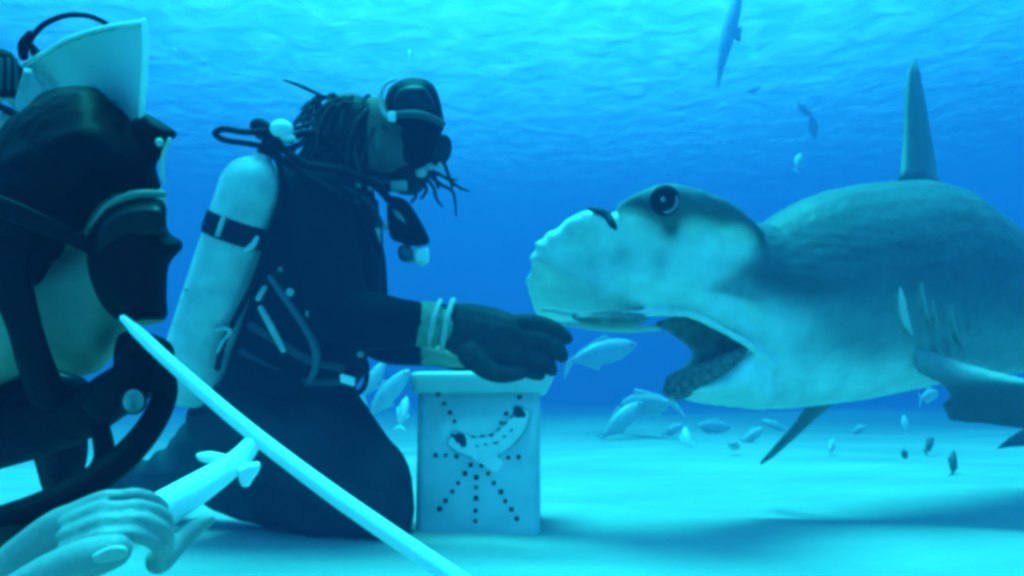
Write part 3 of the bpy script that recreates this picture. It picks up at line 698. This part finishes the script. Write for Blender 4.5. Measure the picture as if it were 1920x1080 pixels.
def build_tank():
    # scuba cylinder on the kneeling diver's back with its regulator and hoses
    t = thing('scuba_tank', 'pale scuba cylinder with black strap on the kneeling diver’s back'.replace('’', "'"), 'scuba tank', P(345, 735, 1.92))
    A, B = P(345, 738, 1.95), P(474, 352, 1.90)
    ax = (B-A).normalized(); r = M(58, 1.92)
    bm = bmesh.new()
    u = ax.cross(FW).normalized(); v = ax.cross(u); n = 40; rings = []
    L = (B-A).length
    prof = [(-0.012, 0.80), (0.0, 0.95), (0.012, 1.0)] + [(L*k/8, 1.0) for k in range(1, 9)] + [(L+0.012, .985), (L+0.03, .93), (L+0.05, .82), (L+0.066, .66), (L+0.078, .48), (L+0.085, .32), (L+0.10, .24)]
    for h, k in prof:
        rings.append(V(bm, [A + ax*h + (u*math.cos(a) + v*math.sin(a))*(r*k) for a in [2*math.pi*i/n for i in range(n)]]))
    skin(bm, rings); cyl = obj('cylinder', bm, M_tank, t)
    # worn marks / stencilled specks
    M_st = material('stencil', (0.30, 0.33, 0.33), .6)
    for (px, py, a) in ((352,542,7),(368,548,4),(345,590,5),(360,570,5),(340,562,3),(372,600,4),(338,610,4)):
        e = bmesh.new(); ball(e, P(px, py, 1.862+abs(px-352)*0.0003), (RT*M(a, 1.9), UP*M(a*0.7, 1.9), FW*.012), 10, 6); obj('stencil_mark', e, M_st, cyl)
    e = bmesh.new(); c = A + ax*(L*0.80); rings = []
    for h, k in ((-.031, 1.0), (-.031, 1.05), (-.02, 1.07), (.02, 1.07), (.031, 1.05), (.031, 1.0)):
        rings.append(V(e, [c + ax*h + (u*math.cos(q) + v*math.sin(q))*(r*k) for q in [2*math.pi*i/n for i in range(n)]]))
    skin(e, rings); st = obj('tank_strap', e, M_black, t)
    e = bmesh.new(); p = P(414, 424, 1.81); box(e, p, RT*M(4, 1.9), ax*.030, FW*.006, .002); obj('strap_seam', e, M_pale, st)
    e = bmesh.new(); ptube(e, [(460,470,1.84),(474,460,1.83),(482,446,1.84)], [5,6,4]); obj('buckle', e, M_metal, st)
    # valve, knob, first stage
    e = bmesh.new(); ptube(e, [(492,305,1.90),(500,280,1.90),(512,262,1.90)], [16,15,14]); val = obj('valve', e, M_black, t)
    e = bmesh.new(); pball(e, 528, 242, 1.88, 22, 17, .026); pball(e, 540, 260, 1.885, 14, 10, .02); obj('valve_knob', e, M_white, val)
    e = bmesh.new(); ptube(e, [(512,262,1.9),(500,246,1.9),(486,238,1.9)], [13,15,17]); pball(e, 492, 248, 1.9, 16, 15); obj('first_stage', e, M_black, val)
    e = bmesh.new(); box(e, P(532, 300, 1.87), RT*M(11, 1.9), UP*M(7, 1.9), FW*.01, .003); obj('port_plug', e, material('plug', (.10, .14, .2), .4), val)
    for pts, r in (([(500,246,1.88),(460,248,1.86),(420,242,1.86),(404,250,1.87),(420,262,1.88),(470,270,1.89),(530,280,1.88),(560,272,1.87)], 6),
                   ([(515,266,1.88),(545,290,1.86),(575,310,1.86),(640,320,1.9),(700,345,1.93),(735,380,1.95),(760,400,1.96),(790,440,1.97)], 8),
                   ([(505,268,1.88),(530,300,1.86),(600,345,1.85),(650,375,1.87),(690,420,1.92),(710,470,1.95)], 7),
                   ([(505,280,1.88),(524,310,1.86),(528,370,1.86),(505,440,1.86),(480,520,1.86),(440,600,1.86),(420,640,1.86),(408,690,1.87)], 6),
                   ([(530,262,1.9),(590,250,1.94),(650,300,1.95),(720,330,1.96),(770,315,1.97),(800,300,1.98)], 7)):
        e = bmesh.new(); ptube(e, pts, r, n=10); obj('hose', e, M_black, t)
    # second stage in the mouth
    e = bmesh.new(); pball(e, 790, 262, 2.03, 42, 36, .05, -15); ptube(e, [(765,290,2.04),(790,285,2.03),(815,280,2.02)], [24,30,30]); e = fuse(e, .006, 2)
    reg = obj('regulator', e, M_black, t)
    e = bmesh.new(); c = P(824, 281, 1.985); ax_ = (RT*.80 - UP*.32 - FW*.5).normalized(); a1 = ax_.cross(FW).normalized(); a2 = ax_.cross(a1); ball(e, c, (a1*M(27, 2), a2*M(26, 2), ax_*.020)); pc = obj('purge_cover', e, material('purge', (.010, .015, .020), .6, .4, 60, .3, 120, .08), reg)
    e = bmesh.new(); pts = [c + ax_*.006 + (a1*math.cos(q)+a2*math.sin(q))*M(27, 2) for q in [2*math.pi*k/20 for k in range(21)]]; tube(e, pts, .004, n=8, sub=2, round_ends=False); obj('cover_ring', e, M_black, pc)
    e = bmesh.new(); pball(e, 790, 322, 1.99, 12, 11, .015); pball(e, 806, 312, 1.99, 9, 8, .012); pball(e, 824, 312, 1.99, 6, 9, .01); obj('exhaust_tee', e, M_pale, reg)
    # gauge console hanging at the chest
    e = bmesh.new(); plump(e, [(728,372),(762,376),(785,408),(802,440),(804,456),(778,462),(752,456),(730,440)], 1.985, .03, 14, 7)
    con = obj('gauge_console', e, M_black, t)
    e = bmesh.new(); plump(e, [(734,388),(744,386),(758,404),(766,422),(750,416),(738,404)], 1.962, .012, 6, 4); obj('gauge', e, material('gauge_blue', (.16, .24, .26), .4), con)
    e = bmesh.new(); plump(e, [(748,462),(770,462),(776,488),(762,492),(748,484)], 1.98, .02, 8, 6); obj('spare_mouthpiece', e, material('teal_rubber', (.05, .09, .11), .5), con)
    e = bmesh.new(); plump(e, [(778,466),(802,464),(804,490),(790,498),(774,490)], 1.975, .02, 8, 5); obj('gauge_cap', e, M_white, con)
    # low inflator clip over the hip
    e = bmesh.new(); ptube(e, [(405,620,1.85),(420,616,1.85),(432,622,1.85),(418,640,1.85),(408,660,1.855)], [3,4,4,3,3]); obj('clip', e, M_pale, t)
build_tank()

# ------------------------------------------------------------------ near diver at the left edge
def build_near_diver():
    t = thing('person', 'diver in a black hood and mask seen close in profile at the left edge', 'person', P(60, 950, 0.85))
    bm = bmesh.new()
    # face and neck under the hood
    plump(bm, [(120,470),(190,382),(300,352),(312,372),(316,440),(322,470),(312,520),(312,600),(270,612),(235,625),(205,680),(165,706),(105,695),(60,700),(0,725),(-60,740),(-90,560),(0,440)], 0.80, .075, 90, 12)
    # crown of the head
    plump(bm, [(-70,380),(-20,280),(40,205),(100,178),(165,172),(220,215),(270,270),(296,330),(300,380),(200,480),(60,560),(-60,540)], 0.84, .09, 130, 14)
    # trunk, leaning out of the frame to the left
    plump(bm, [(-420,560),(-200,520),(-60,600),(40,690),(110,690),(172,716),(162,745),(166,850),(150,900),(112,940),(80,922),(62,862),(36,826),(2,850),(-60,880),(-200,960),(-420,960)], lambda x, y: 0.90, .11, 110, 14)
    # arm that comes round to the pole
    ptube(bm, [(-40,820,.86),(60,800,.80),(150,775,.75),(215,740,.705)], [70,62,52,44])
    bm = fuse(bm, 0.0065, 4)
    def paint(v):
        x, y, d = Q(v)
        if y < 730 and d < 0.865 and inside((x, y), [(60,470),(190,372),(330,340),(340,625),(240,628),(205,690),(165,712),(105,702),(45,700),(0,722),(-80,745),(-80,540),(0,540)]):
            return (0.30, 0.27, 0.21)
        return (0.0012, 0.0012, 0.003)
    obj('body', bm, M_pig, t, paint=paint)
    # hood: over the crown, open round the face, peaked brim at the forehead
    h = bmesh.new()
    plump(h, [(-160,520),(-110,380),(-50,285),(0,240),(42,196),(92,168),(160,157),(202,180),(252,240),(272,262),(300,285),(297,318),(302,345),(306,357),(240,364),(195,388),(168,425),(152,452),(132,452),(112,500),(98,550),(80,578),(70,600),(40,560),(0,540),(-60,530)], 0.79, .10, 120, 12)
    plump(h, [(246,232),(272,208),(300,225),(332,247),(330,258),(312,268),(300,300),(285,320),(262,300)], 0.755, .03, 22, 8)
    h = fuse(h, 0.006, 3); h.normal_update()
    for v in h.verts: v.co += v.normal*(0.005*noise.noise(Vector((v.co.x*14, v.co.y*8, v.co.z*30))) + 0.002*noise.noise(v.co*60))
    hood = obj('hood', h, M_black, t)
    e = bmesh.new(); pball(e, 299, 267, .715, 7, 8, .005); obj('snap', e, M_pale, hood)
    e = bmesh.new(); ptube(e, [(318,262,.73),(308,285,.73),(303,310,.735),(307,345,.74)], [4,4,4,3]); obj('edge_binding', e, M_pale, hood)
    # dark strap across the cheek and neck
    e = bmesh.new(); ptube(e, [(0,470,.70),(30,560,.69),(48,620,.69),(66,680,.70),(90,740,.72)], [42,36,32,34,36], flat=.5, flatdir=FW); obj('chin_strap', e, M_black, t)
    # mask
    m = bmesh.new()
    plump(m, [(162,480),(168,430),(196,394),(244,374),(306,374),(312,420),(320,440),(340,450),(344,464),(328,482),(316,502),(313,560),(313,598),(270,600),(238,606),(212,596),(186,566),(168,522)], 0.72, .05, 42, 9)
    m = fuse(m, 0.0045, 2)
    mask = obj('dive_mask', m, M_black, t)
    m = bmesh.new(); plump(m, [(180,474),(184,430),(210,402),(250,388),(300,388),(306,425),(309,444),(252,452),(206,466)], .676, .006, 12, 8); obj('glass', m, material('near_glass', (.004, .006, .008), .35, .1, 10, 0, 1, .15), mask)
    m = bmesh.new(); ptube(m, [(170,425,.705),(195,392,.70),(225,374,.70),(262,364,.70),(306,364,.71)], [3,5,7,8,7]); obj('frame_rim', m, material('rim_green', (.16, .22, .19), .5), mask)
    M_strap = material('mask_strap', (0.0018, 0.002, 0.004), .6, .2, 40, .3, 90, .06)
    m = bmesh.new(); ptube(m, [(172,462,.692),(140,448,.684),(90,425,.676),(20,395,.672),(-60,370,.68)], [16,15,17,20,22], flat=.25, flatdir=FW, n=12); obj('strap', m, M_strap, mask)
    m = bmesh.new(); box(m, P(150, 452, .672), RT*M(9, .68), UP*M(16, .68), FW*.003, .002); obj('buckle', m, M_strap, mask)
    # gloved fist round the pole
    g = bmesh.new()
    pball(g, 262, 700, .70, 44, 52, .03)
    for i, (y, r) in enumerate(((648,15),(672,16),(696,16),(719,14))):
        ptube(g, [(248,y+6,.705),(282,y-6,.69),(306,y+2,.676),(314,y+16,.672),(296,y+24,.672)], [r, r, r*.95, r*.85, r*.7], n=10)
    ptube(g, [(250,660,.69),(262,640,.678),(284,640,.672),(300,652,.672)], [18,16,14,11], n=10)
    ptube(g, [(205,745,.71),(235,725,.695),(258,710,.688)], [46,44,40])
    g = fuse(g, 0.003, 2, .4); obj('glove', g, M_black, t)
    e = bmesh.new(); c = P(250, 752, .655); ball(e, c, (RT*M(25, .65), UP*M(26, .65), FW*.008)); wd = obj('wrist_computer', e, M_black, t)
    e = bmesh.new(); c = P(250, 752, .648); ball(e, c, (RT*M(20, .65), UP*M(22, .65), FW*.004)); obj('gauge_face', e, M_gauge, wd)
build_near_diver()

def build_near_regulator():
    t = thing('scuba_tank', 'black valve and hoses of the near diver’s tank behind the black hood'.replace('’', "'"), 'scuba tank', P(-40, 330, 1.0))
    # cylinder, nearly all beyond the left edge
    e = bmesh.new(); A, B = P(-170, 700, 1.08), P(-70, 260, 1.0); tube(e, [A, A.lerp(B, .5), B], M(72, 1.0), n=28); obj('cylinder', e, M_tank, t)
    e = bmesh.new(); ptube(e, [(-40,205,1.0),(-10,160,1.0),(20,140,.98)], [22,24,24]); val = obj('valve', e, M_black, t)
    e = bmesh.new(); ptube(e, [(6,112,.97),(16,140,.97),(14,168,.97)], [20,23,20], sub=8); obj('first_stage', e, M_black, val)
    for k, x in enumerate((2, 16, 30)):
        e = bmesh.new(); ptube(e, [(x,112,.945),(x+1,140,.943),(x,166,.945)], [3,3.5,3]); obj('grip_rib', e, material('rib', (.06, .08, .09), .5), val)
    e = bmesh.new(); ptube(e, [(-10,185,.97),(10,180,.97),(22,192,.97)], [8,9,6]); obj('yoke_screw', e, M_pale, val)
    e = bmesh.new(); pball(e, 6, 226, .97, 18, 20, .02); obj('port_plug', e, material('pale_plug', (.35, .4, .4), .4), val)
    for pts, r in (([(60,92,.95),(54,80,.95),(80,48,.95),(120,30,.95),(160,29,.96),(188,38,.97),(203,49,.98)], 5), ([(44,106,.95),(44,84,.95),(56,62,.95)], [8,9,5]), ([(66,98,.95),(60,84,.95)], [9,4]),
                   ([(-20,200,.98),(10,204,.96),(30,222,.95),(14,250,.95),(-20,262,.96)], 7)):
        e = bmesh.new(); ptube(e, pts, r, n=10, sub=8); obj('hose', e, M_black, t)
    # long hose that passes under the chin and back to the lower left corner
    e = bmesh.new(); ptube(e, [(305,690,.70),(310,735,.69),(285,795,.67),(230,860,.64),(150,918,.61),(70,958,.59),(0,985,.58),(-90,1015,.57)], [16,22,24,27,30,33,36,38], n=14, sub=8); obj('hose', e, M_black, t)
    e = bmesh.new(); ptube(e, [(180,735,.72),(186,790,.72),(196,850,.70),(180,880,.69)], [13,16,18,14], n=10); obj('hose', e, M_black, t)
    e = bmesh.new(); plump(e, [(222,628),(268,622),(312,646),(318,668),(300,700),(250,712),(214,690)], .735, .03, 22, 8); obj('regulator', e, M_black, t)
build_near_regulator()

def build_panel():
    # white curved panel standing on the hood
    bm = bmesh.new()
    def dep(x, y): return 0.90 - (x-45)/230*0.19 + (y-60)*lerp(0.0017, 0.0002, max(0, min(1, (x-60)/200)))
    poly = [(45,122),(85,98),(130,73),(200,52),(272,42),(274,90),(269,170),(263,262),(252,262),(215,205),(172,162),(135,172),(95,176),(70,146)]
    t = thing('fin_panel', 'white triangular curved panel with bright rim standing up from the black hood', 'panel', P(180, 170, .8))
    plump(bm, poly, dep, .004, 10, 9, smooth=False); pan = obj('sheet', bm, material('sheet_white', (.55, .56, .54), .45, .08, 6), t)
    e = bmesh.new(); ptube(e, [(x, y, dep(x, y)-.004) for x, y in ((43,124),(85,97),(130,72),(200,51),(268,41))], [5,4,4,4,4], n=8); obj('rim', e, M_white, t)
    e = bmesh.new(); ptube(e, [(x, y, dep(x, y)-.006) for x, y in ((270,41),(273,90),(269,170),(262,262))], [6,6,6,5], n=8); obj('rim', e, M_white, t)
    e = bmesh.new(); plump(e, [(22,205),(45,128),(60,128),(92,172),(50,210),(28,238)], .96, .006, 8, 7, smooth=False); obj('flap', e, material('flap', (.35, .4, .42), .5), t)
build_panel()

# ------------------------------------------------------------------ white pole and the bare hand that holds it
def build_pole():
    t = thing('feeding_pole', 'long white plastic T-shaped pole slanting across the foreground', 'pole', P(880, 1096, .60))
    pts = [(231,597,.655),(246,611,.654),(262,626,.653),(330,690,.645),(468,808,.63),(640,938,.615),(880,1102,.60)]; r = 0.0102
    bm = bmesh.new(); tube(bm, [P(*p) for p in pts], [.0034, .0044, .0058, .0062, .0070, .0080, .0086], n=24, sub=6); obj('shaft', bm, M_white, t)
    T = P(476, 826, .63)
    bm = bmesh.new(); tube(bm, [T, P(440, 868, .61), P(335, 938, .565), P(210, 1010, .54)], [.0082, .0106, .0150, .0175], n=24, sub=8); h = obj('handle', bm, M_white, t)
    # knotted tape flags at the joint
    bm = bmesh.new(); plump(bm, [(368,852),(388,847),(404,848),(432,856),(420,866),(394,869),(374,864)], .61, .006, 8, 5)
    obj('tape_end', bm, M_white, t)
    bm = bmesh.new(); plump(bm, [(446,884),(456,872),(484,866),(487,880),(474,900),(466,912),(452,910)], .60, .006, 8, 5)
    obj('tape_end', bm, M_white, t)
build_pole()
def build_hand():
    t = thing('person', 'bare pale hand gripping the thick handle of the white pole at bottom left', 'person', P(60, 1100, .5))
    g = bmesh.new()
    # wrist and back of the hand
    ptube(g, [(-60,1170,.56),(10,1100,.55),(70,1045,.535),(120,1000,.52),(165,975,.505)], [66,62,58,50,40], flat=.7, flatdir=FW)
    # four fingers laid over the handle and bent down behind it
    for (x0, y0, x1, y1, x2, y2, x3, y3, dd, r) in ((128,962,190,936,258,930,300,948,.502,14.5),(126,982,188,957,262,952,308,970,.488,15.5),(122,1006,186,982,262,976,308,998,.476,15.5),(122,1030,184,1008,252,1002,296,1024,.468,14)):
        ptube(g, [(x0,y0,dd+.012),(x1,y1,dd-.006),((x1+x2)/2,(y1+y2)/2-1,dd-.004),(x2,y2,dd),(x3,y3,dd+.022),(x3+4,y3+40,dd+.05)], [r*1.1, r*1.08, r*.98, r*1.02, r*.92, r*.75], n=14, sub=6)
    # thumb along the near side
    ptube(g, [(20,1135,.49),(90,1085,.455),(160,1050,.435),(212,1034,.432)], [50,44,40,33], n=16, sub=6)
    # little ridge of the palm beyond the handle
    ptube(g, [(300,1050,.53),(335,1015,.55),(372,985,.56),(392,975,.562)], [26,22,17,12], n=12)
    g = fuse(g, 0.0022, 2, .4); obj('body', g, M_skin, t)
    g = bmesh.new(); plump(g, [(172,1042),(200,1026),(226,1022),(240,1030),(236,1044),(212,1052),(184,1056)], .4085, .003, 8, 4); obj('nail', g, material('nail', (.42, .35, .33), .4), t)
    g = bmesh.new(); ptube(g, [(-110,1210,.57),(-30,1120,.56),(18,1062,.555),(40,1030,.552)], [90,80,70,62], round_ends=False); obj('sleeve', g, M_black, t)
build_hand()

# ------------------------------------------------------------------ fish
def fish_mesh():
    """a jack about 0.4 m long swimming along +x"""
    bm = bmesh.new(); rings = []
    for x, h, wd, zc in ((.20,.004,.004,-.004),(.185,.018,.013,-.003),(.15,.036,.024,0),(.10,.052,.031,0),(.04,.060,.034,0),(-.03,.056,.031,0),(-.09,.040,.022,0),(-.14,.020,.011,0),(-.165,.010,.007,0)):
        rings.append(V(bm, [(x, wd*math.cos(a), zc + h*math.sin(a)) for a in [2*math.pi*k/14 for k in range(14)]]))
    skin(bm, rings); return bm
def flat_fin(pts, th=.003):
    bm = bmesh.new()
    a = V(bm, [(x, th*(1 if i else 1), z) for i, (x, z) in enumerate(pts)]); b = V(bm, [(x, -th, z) for x, z in pts])
    bm.faces.new(a); bm.faces.new(list(reversed(b)))
    n = len(pts)
    for i in range(n): bm.faces.new((a[i], b[i], b[(i+1) % n], a[(i+1) % n]))
    return bm
def fish_paint(v): k = sstep(-.02, .03, v.z); return [lerp(a, b, k) for a, b in zip((.55, .56, .56), (.42, .45, .46))]
def first_fish():
    r = bpy.data.objects.new('fish', None); COL.objects.link(r); r.empty_display_size = .1; WORLD[r] = Vector((0, 0, 0))
    obj('body', fish_mesh(), M_fish, r, paint=fish_paint)
    fp = lambda v: (.6, .63, .6)
    obj('tail_fin', flat_fin([(-.155,.008),(-.18,.03),(-.225,.075),(-.205,.02),(-.195,0),(-.205,-.02),(-.225,-.075),(-.18,-.03),(-.155,-.008)]), M_fish, r, smooth=False, paint=fp)
    obj('dorsal_fin', flat_fin([(.06,.056),(.045,.085),(-.02,.068),(-.12,.036),(-.13,.024)]), M_fish, r, smooth=False, paint=fp)
    obj('anal_fin', flat_fin([(-.02,-.055),(-.035,-.078),(-.08,-.052),(-.13,-.026),(-.1,-.034)]), M_fish, r, smooth=False, paint=fp)
    for s in (-1, 1):
        e = bmesh.new(); ball(e, (.165, .019*s, .008), (Vector((.008, 0, 0)), Vector((0, .004, 0)), Vector((0, 0, .008))), 10, 6); obj('eye', e, M_eye, r)
    return r
FISH = [  # x, y, length px, depth, heading (deg in picture), turn away (deg), label
    (1128,662,150,4.2,12,20,'largest pale fish, just right of the gloved fingertips below the shark snout'),
    (1165,788,110,3.6,35,25,'bright pale fish, lower of the overlapping pair under the shark jaw'),
    (1212,758,90,3.7,200,55,'bright pale fish, upper of the overlapping pair under the shark jaw'),
    (1336,800,80,5.5,-6,15,'pale fish swimming level under the middle of the shark jaw'),
    (1288,824,42,6.0,85,50,'tiny pale fish pointing upward below the shark jaw'),
    (1412,816,60,6.2,20,30,'faint pale fish just left of the dark hanging fin of the shark'),
    (1698,796,36,5.0,70,40,'small pale round fish below the shark belly, left of the near pectoral fin'),
    (1742,834,44,4.6,30,40,'dark small fish with splayed tail over the sand at right'),
    (1696,852,34,4.8,-40,40,'dark small fish angled downward over the sand at right'),
    (1787,868,48,4.0,65,30,'dark oval fish lowest over the sand, below the near pectoral fin'),
    (1508,205,44,6.5,-25,30,'upper pale fish of the group left of the dorsal fin'),
    (1524,236,50,6.7,-62,30,'pale fish pointing steeply down left of the dorsal fin'),
    (1497,303,46,6.2,62,30,'lowest pale fish of the group left of the dorsal fin'),
    (1412,168,40,7.5,25,30,'faint pale fish beside the distant hanging shark'),
    (700,712,80,2.9,62,25,'blue grey fish just right of the kneeling diver’s lap'),
    (728,738,120,2.75,50,15,'long pale fish slanting between the kneeling diver and the box'),
    (756,772,54,2.6,84,40,'small pale fish hard against the left side of the box'),
    (1262,806,52,6,15,35,'faint small fish between the bright pair and the level fish under the shark jaw'),
    (1376,836,40,6,-25,40,'tiny faint fish low over the sand under the middle of the shark'),
    (1452,798,46,6,160,30,'faint fish heading left, touching the dark hanging fin of the shark'),
    (1610,806,44,6,8,30,'faint fish over the sand right of the dark hanging fin'),
    (1560,836,34,5,30,50,'tiny faint fish near the sand right of the dark hanging fin'),
    (1742,742,64,3.4,5,35,'pale fish close under the shark belly near the pectoral fin'),
]
proto = first_fish()
for i, (x, y, L, d, hd, turn, lab) in enumerate(FISH):
    if i == 0: r = proto
    else:
        r = proto.copy(); COL.objects.link(r)
        for ch in list(proto.children):
            c = ch.copy(); COL.objects.link(c); c.parent = r
    d = d*2.0 if y < 790 or d > 4.9 else d*1.15
    if y > 735: d = min(d, .78*(CAM_Z+.063)/((y-775)/F+.021) if (y-775)/F+.021 > 0.004 else d)
    a = math.radians(hd); tu = math.radians(turn)
    X = (RT*math.cos(a) + UP*math.sin(a))*math.cos(tu) + FW*math.sin(tu)
    Z = (UP*math.cos(a) - RT*math.sin(a))
    if math.cos(a) < 0: Z = -Z
    Y = Z.cross(X).normalized()
    s = M(L, d)/.42/max(.5, math.cos(tu))
    r.matrix_world = Matrix.Translation(P(x, y, d)) @ Matrix((X, Y, Z)).transposed().to_4x4() @ Matrix.Scale(s, 4)
    r['label'] = lab.replace('’', "'"); r['category'] = 'fish'; r['group'] = 'small fish around the shark and the divers'
# darker coats for the few dark fish
M_dark_fish = material('dark_fish_skin', (.10, .12, .12), .5, .2, 14)
for o in list(COL.objects):
    if o.name.startswith('fish') and o.type == 'EMPTY' and o.get('label', '').startswith('dark'):
        for ch in list(o.children):
            if ch.data.materials[0] == M_fish:
                ch.data = ch.data.copy(); ch.data.materials[0] = M_dark_fish

# ------------------------------------------------------------------ distant shark hanging below the surface
def build_far_shark():
    d = 11.0
    t = thing('shark', 'faint distant shark tipped upright below the bright surface', 'shark', P(1360, 90, d))
    bm = bmesh.new(); ptube(bm, [(1345,165,d),(1349,140,d),(1354,110,d),(1362,75,d),(1374,30,d),(1384,-10,d),(1390,-40,d)], [2,6,10,14,14,9,4], flat=.8)
    obj('body', bm, M_shark, t, paint=lambda v: (.62, .64, .64))
    bm = bmesh.new(); plump(bm, [(1352,75),(1364,60),(1362,95),(1348,150),(1345,120)], d-.05, .02, 6, 5, smooth=False); obj('dorsal_fin', bm, M_shark, t, paint=lambda v: (.62, .64, .64))
    bm = bmesh.new(); plump(bm, [(1375,45),(1392,50),(1388,80),(1372,70)], d, .02, 6, 5, smooth=False); obj('pectoral_fin', bm, M_shark, t, paint=lambda v: (.62, .64, .64))
    bm = bmesh.new(); plump(bm, [(1386,-30),(1410,-60),(1396,-40),(1400,-5),(1390,-15)], d, .02, 6, 5, smooth=False); obj('tail_fin', bm, M_shark, t, paint=lambda v: (.62, .64, .64))
build_far_shark()

# ------------------------------------------------------------------ bubbles
def m_bubble():
    m = bpy.data.materials.new('bubble'); m.use_nodes = True; t = m.node_tree; N = t.nodes; L = t.links
    N.remove(N['Principled BSDF'])
    tr = N.new('ShaderNodeBsdfTransparent'); gl = N.new('ShaderNodeBsdfGlossy'); gl.inputs['Roughness'].default_value = .05
    lw = N.new('ShaderNodeLayerWeight'); lw.inputs[0].default_value = .5
    mx = N.new('ShaderNodeMixShader'); L.new(lw.outputs['Facing'], mx.inputs[0]); L.new(tr.outputs[0], mx.inputs[1]); L.new(gl.outputs[0], mx.inputs[2])
    L.new(mx.outputs[0], N['Material Output'].inputs['Surface']); return m
MB = m_bubble()
for (x, y, d, r, lab) in ((767,102,3.2,6,'larger bright bubble rising above the kneeling diver’s mask'), (813,106,3.2,4,'small bubble right of the larger one above the mask'), (328,92,1.6,4,'single bubble in the open water right of the white panel')):
    bm = bmesh.new(); pball(bm, x, y, d, r, r*.8)
    tag(obj('bubble', bm, MB, loc=P(x, y, d)), lab.replace('’', "'"), 'bubble', 'bubbles')
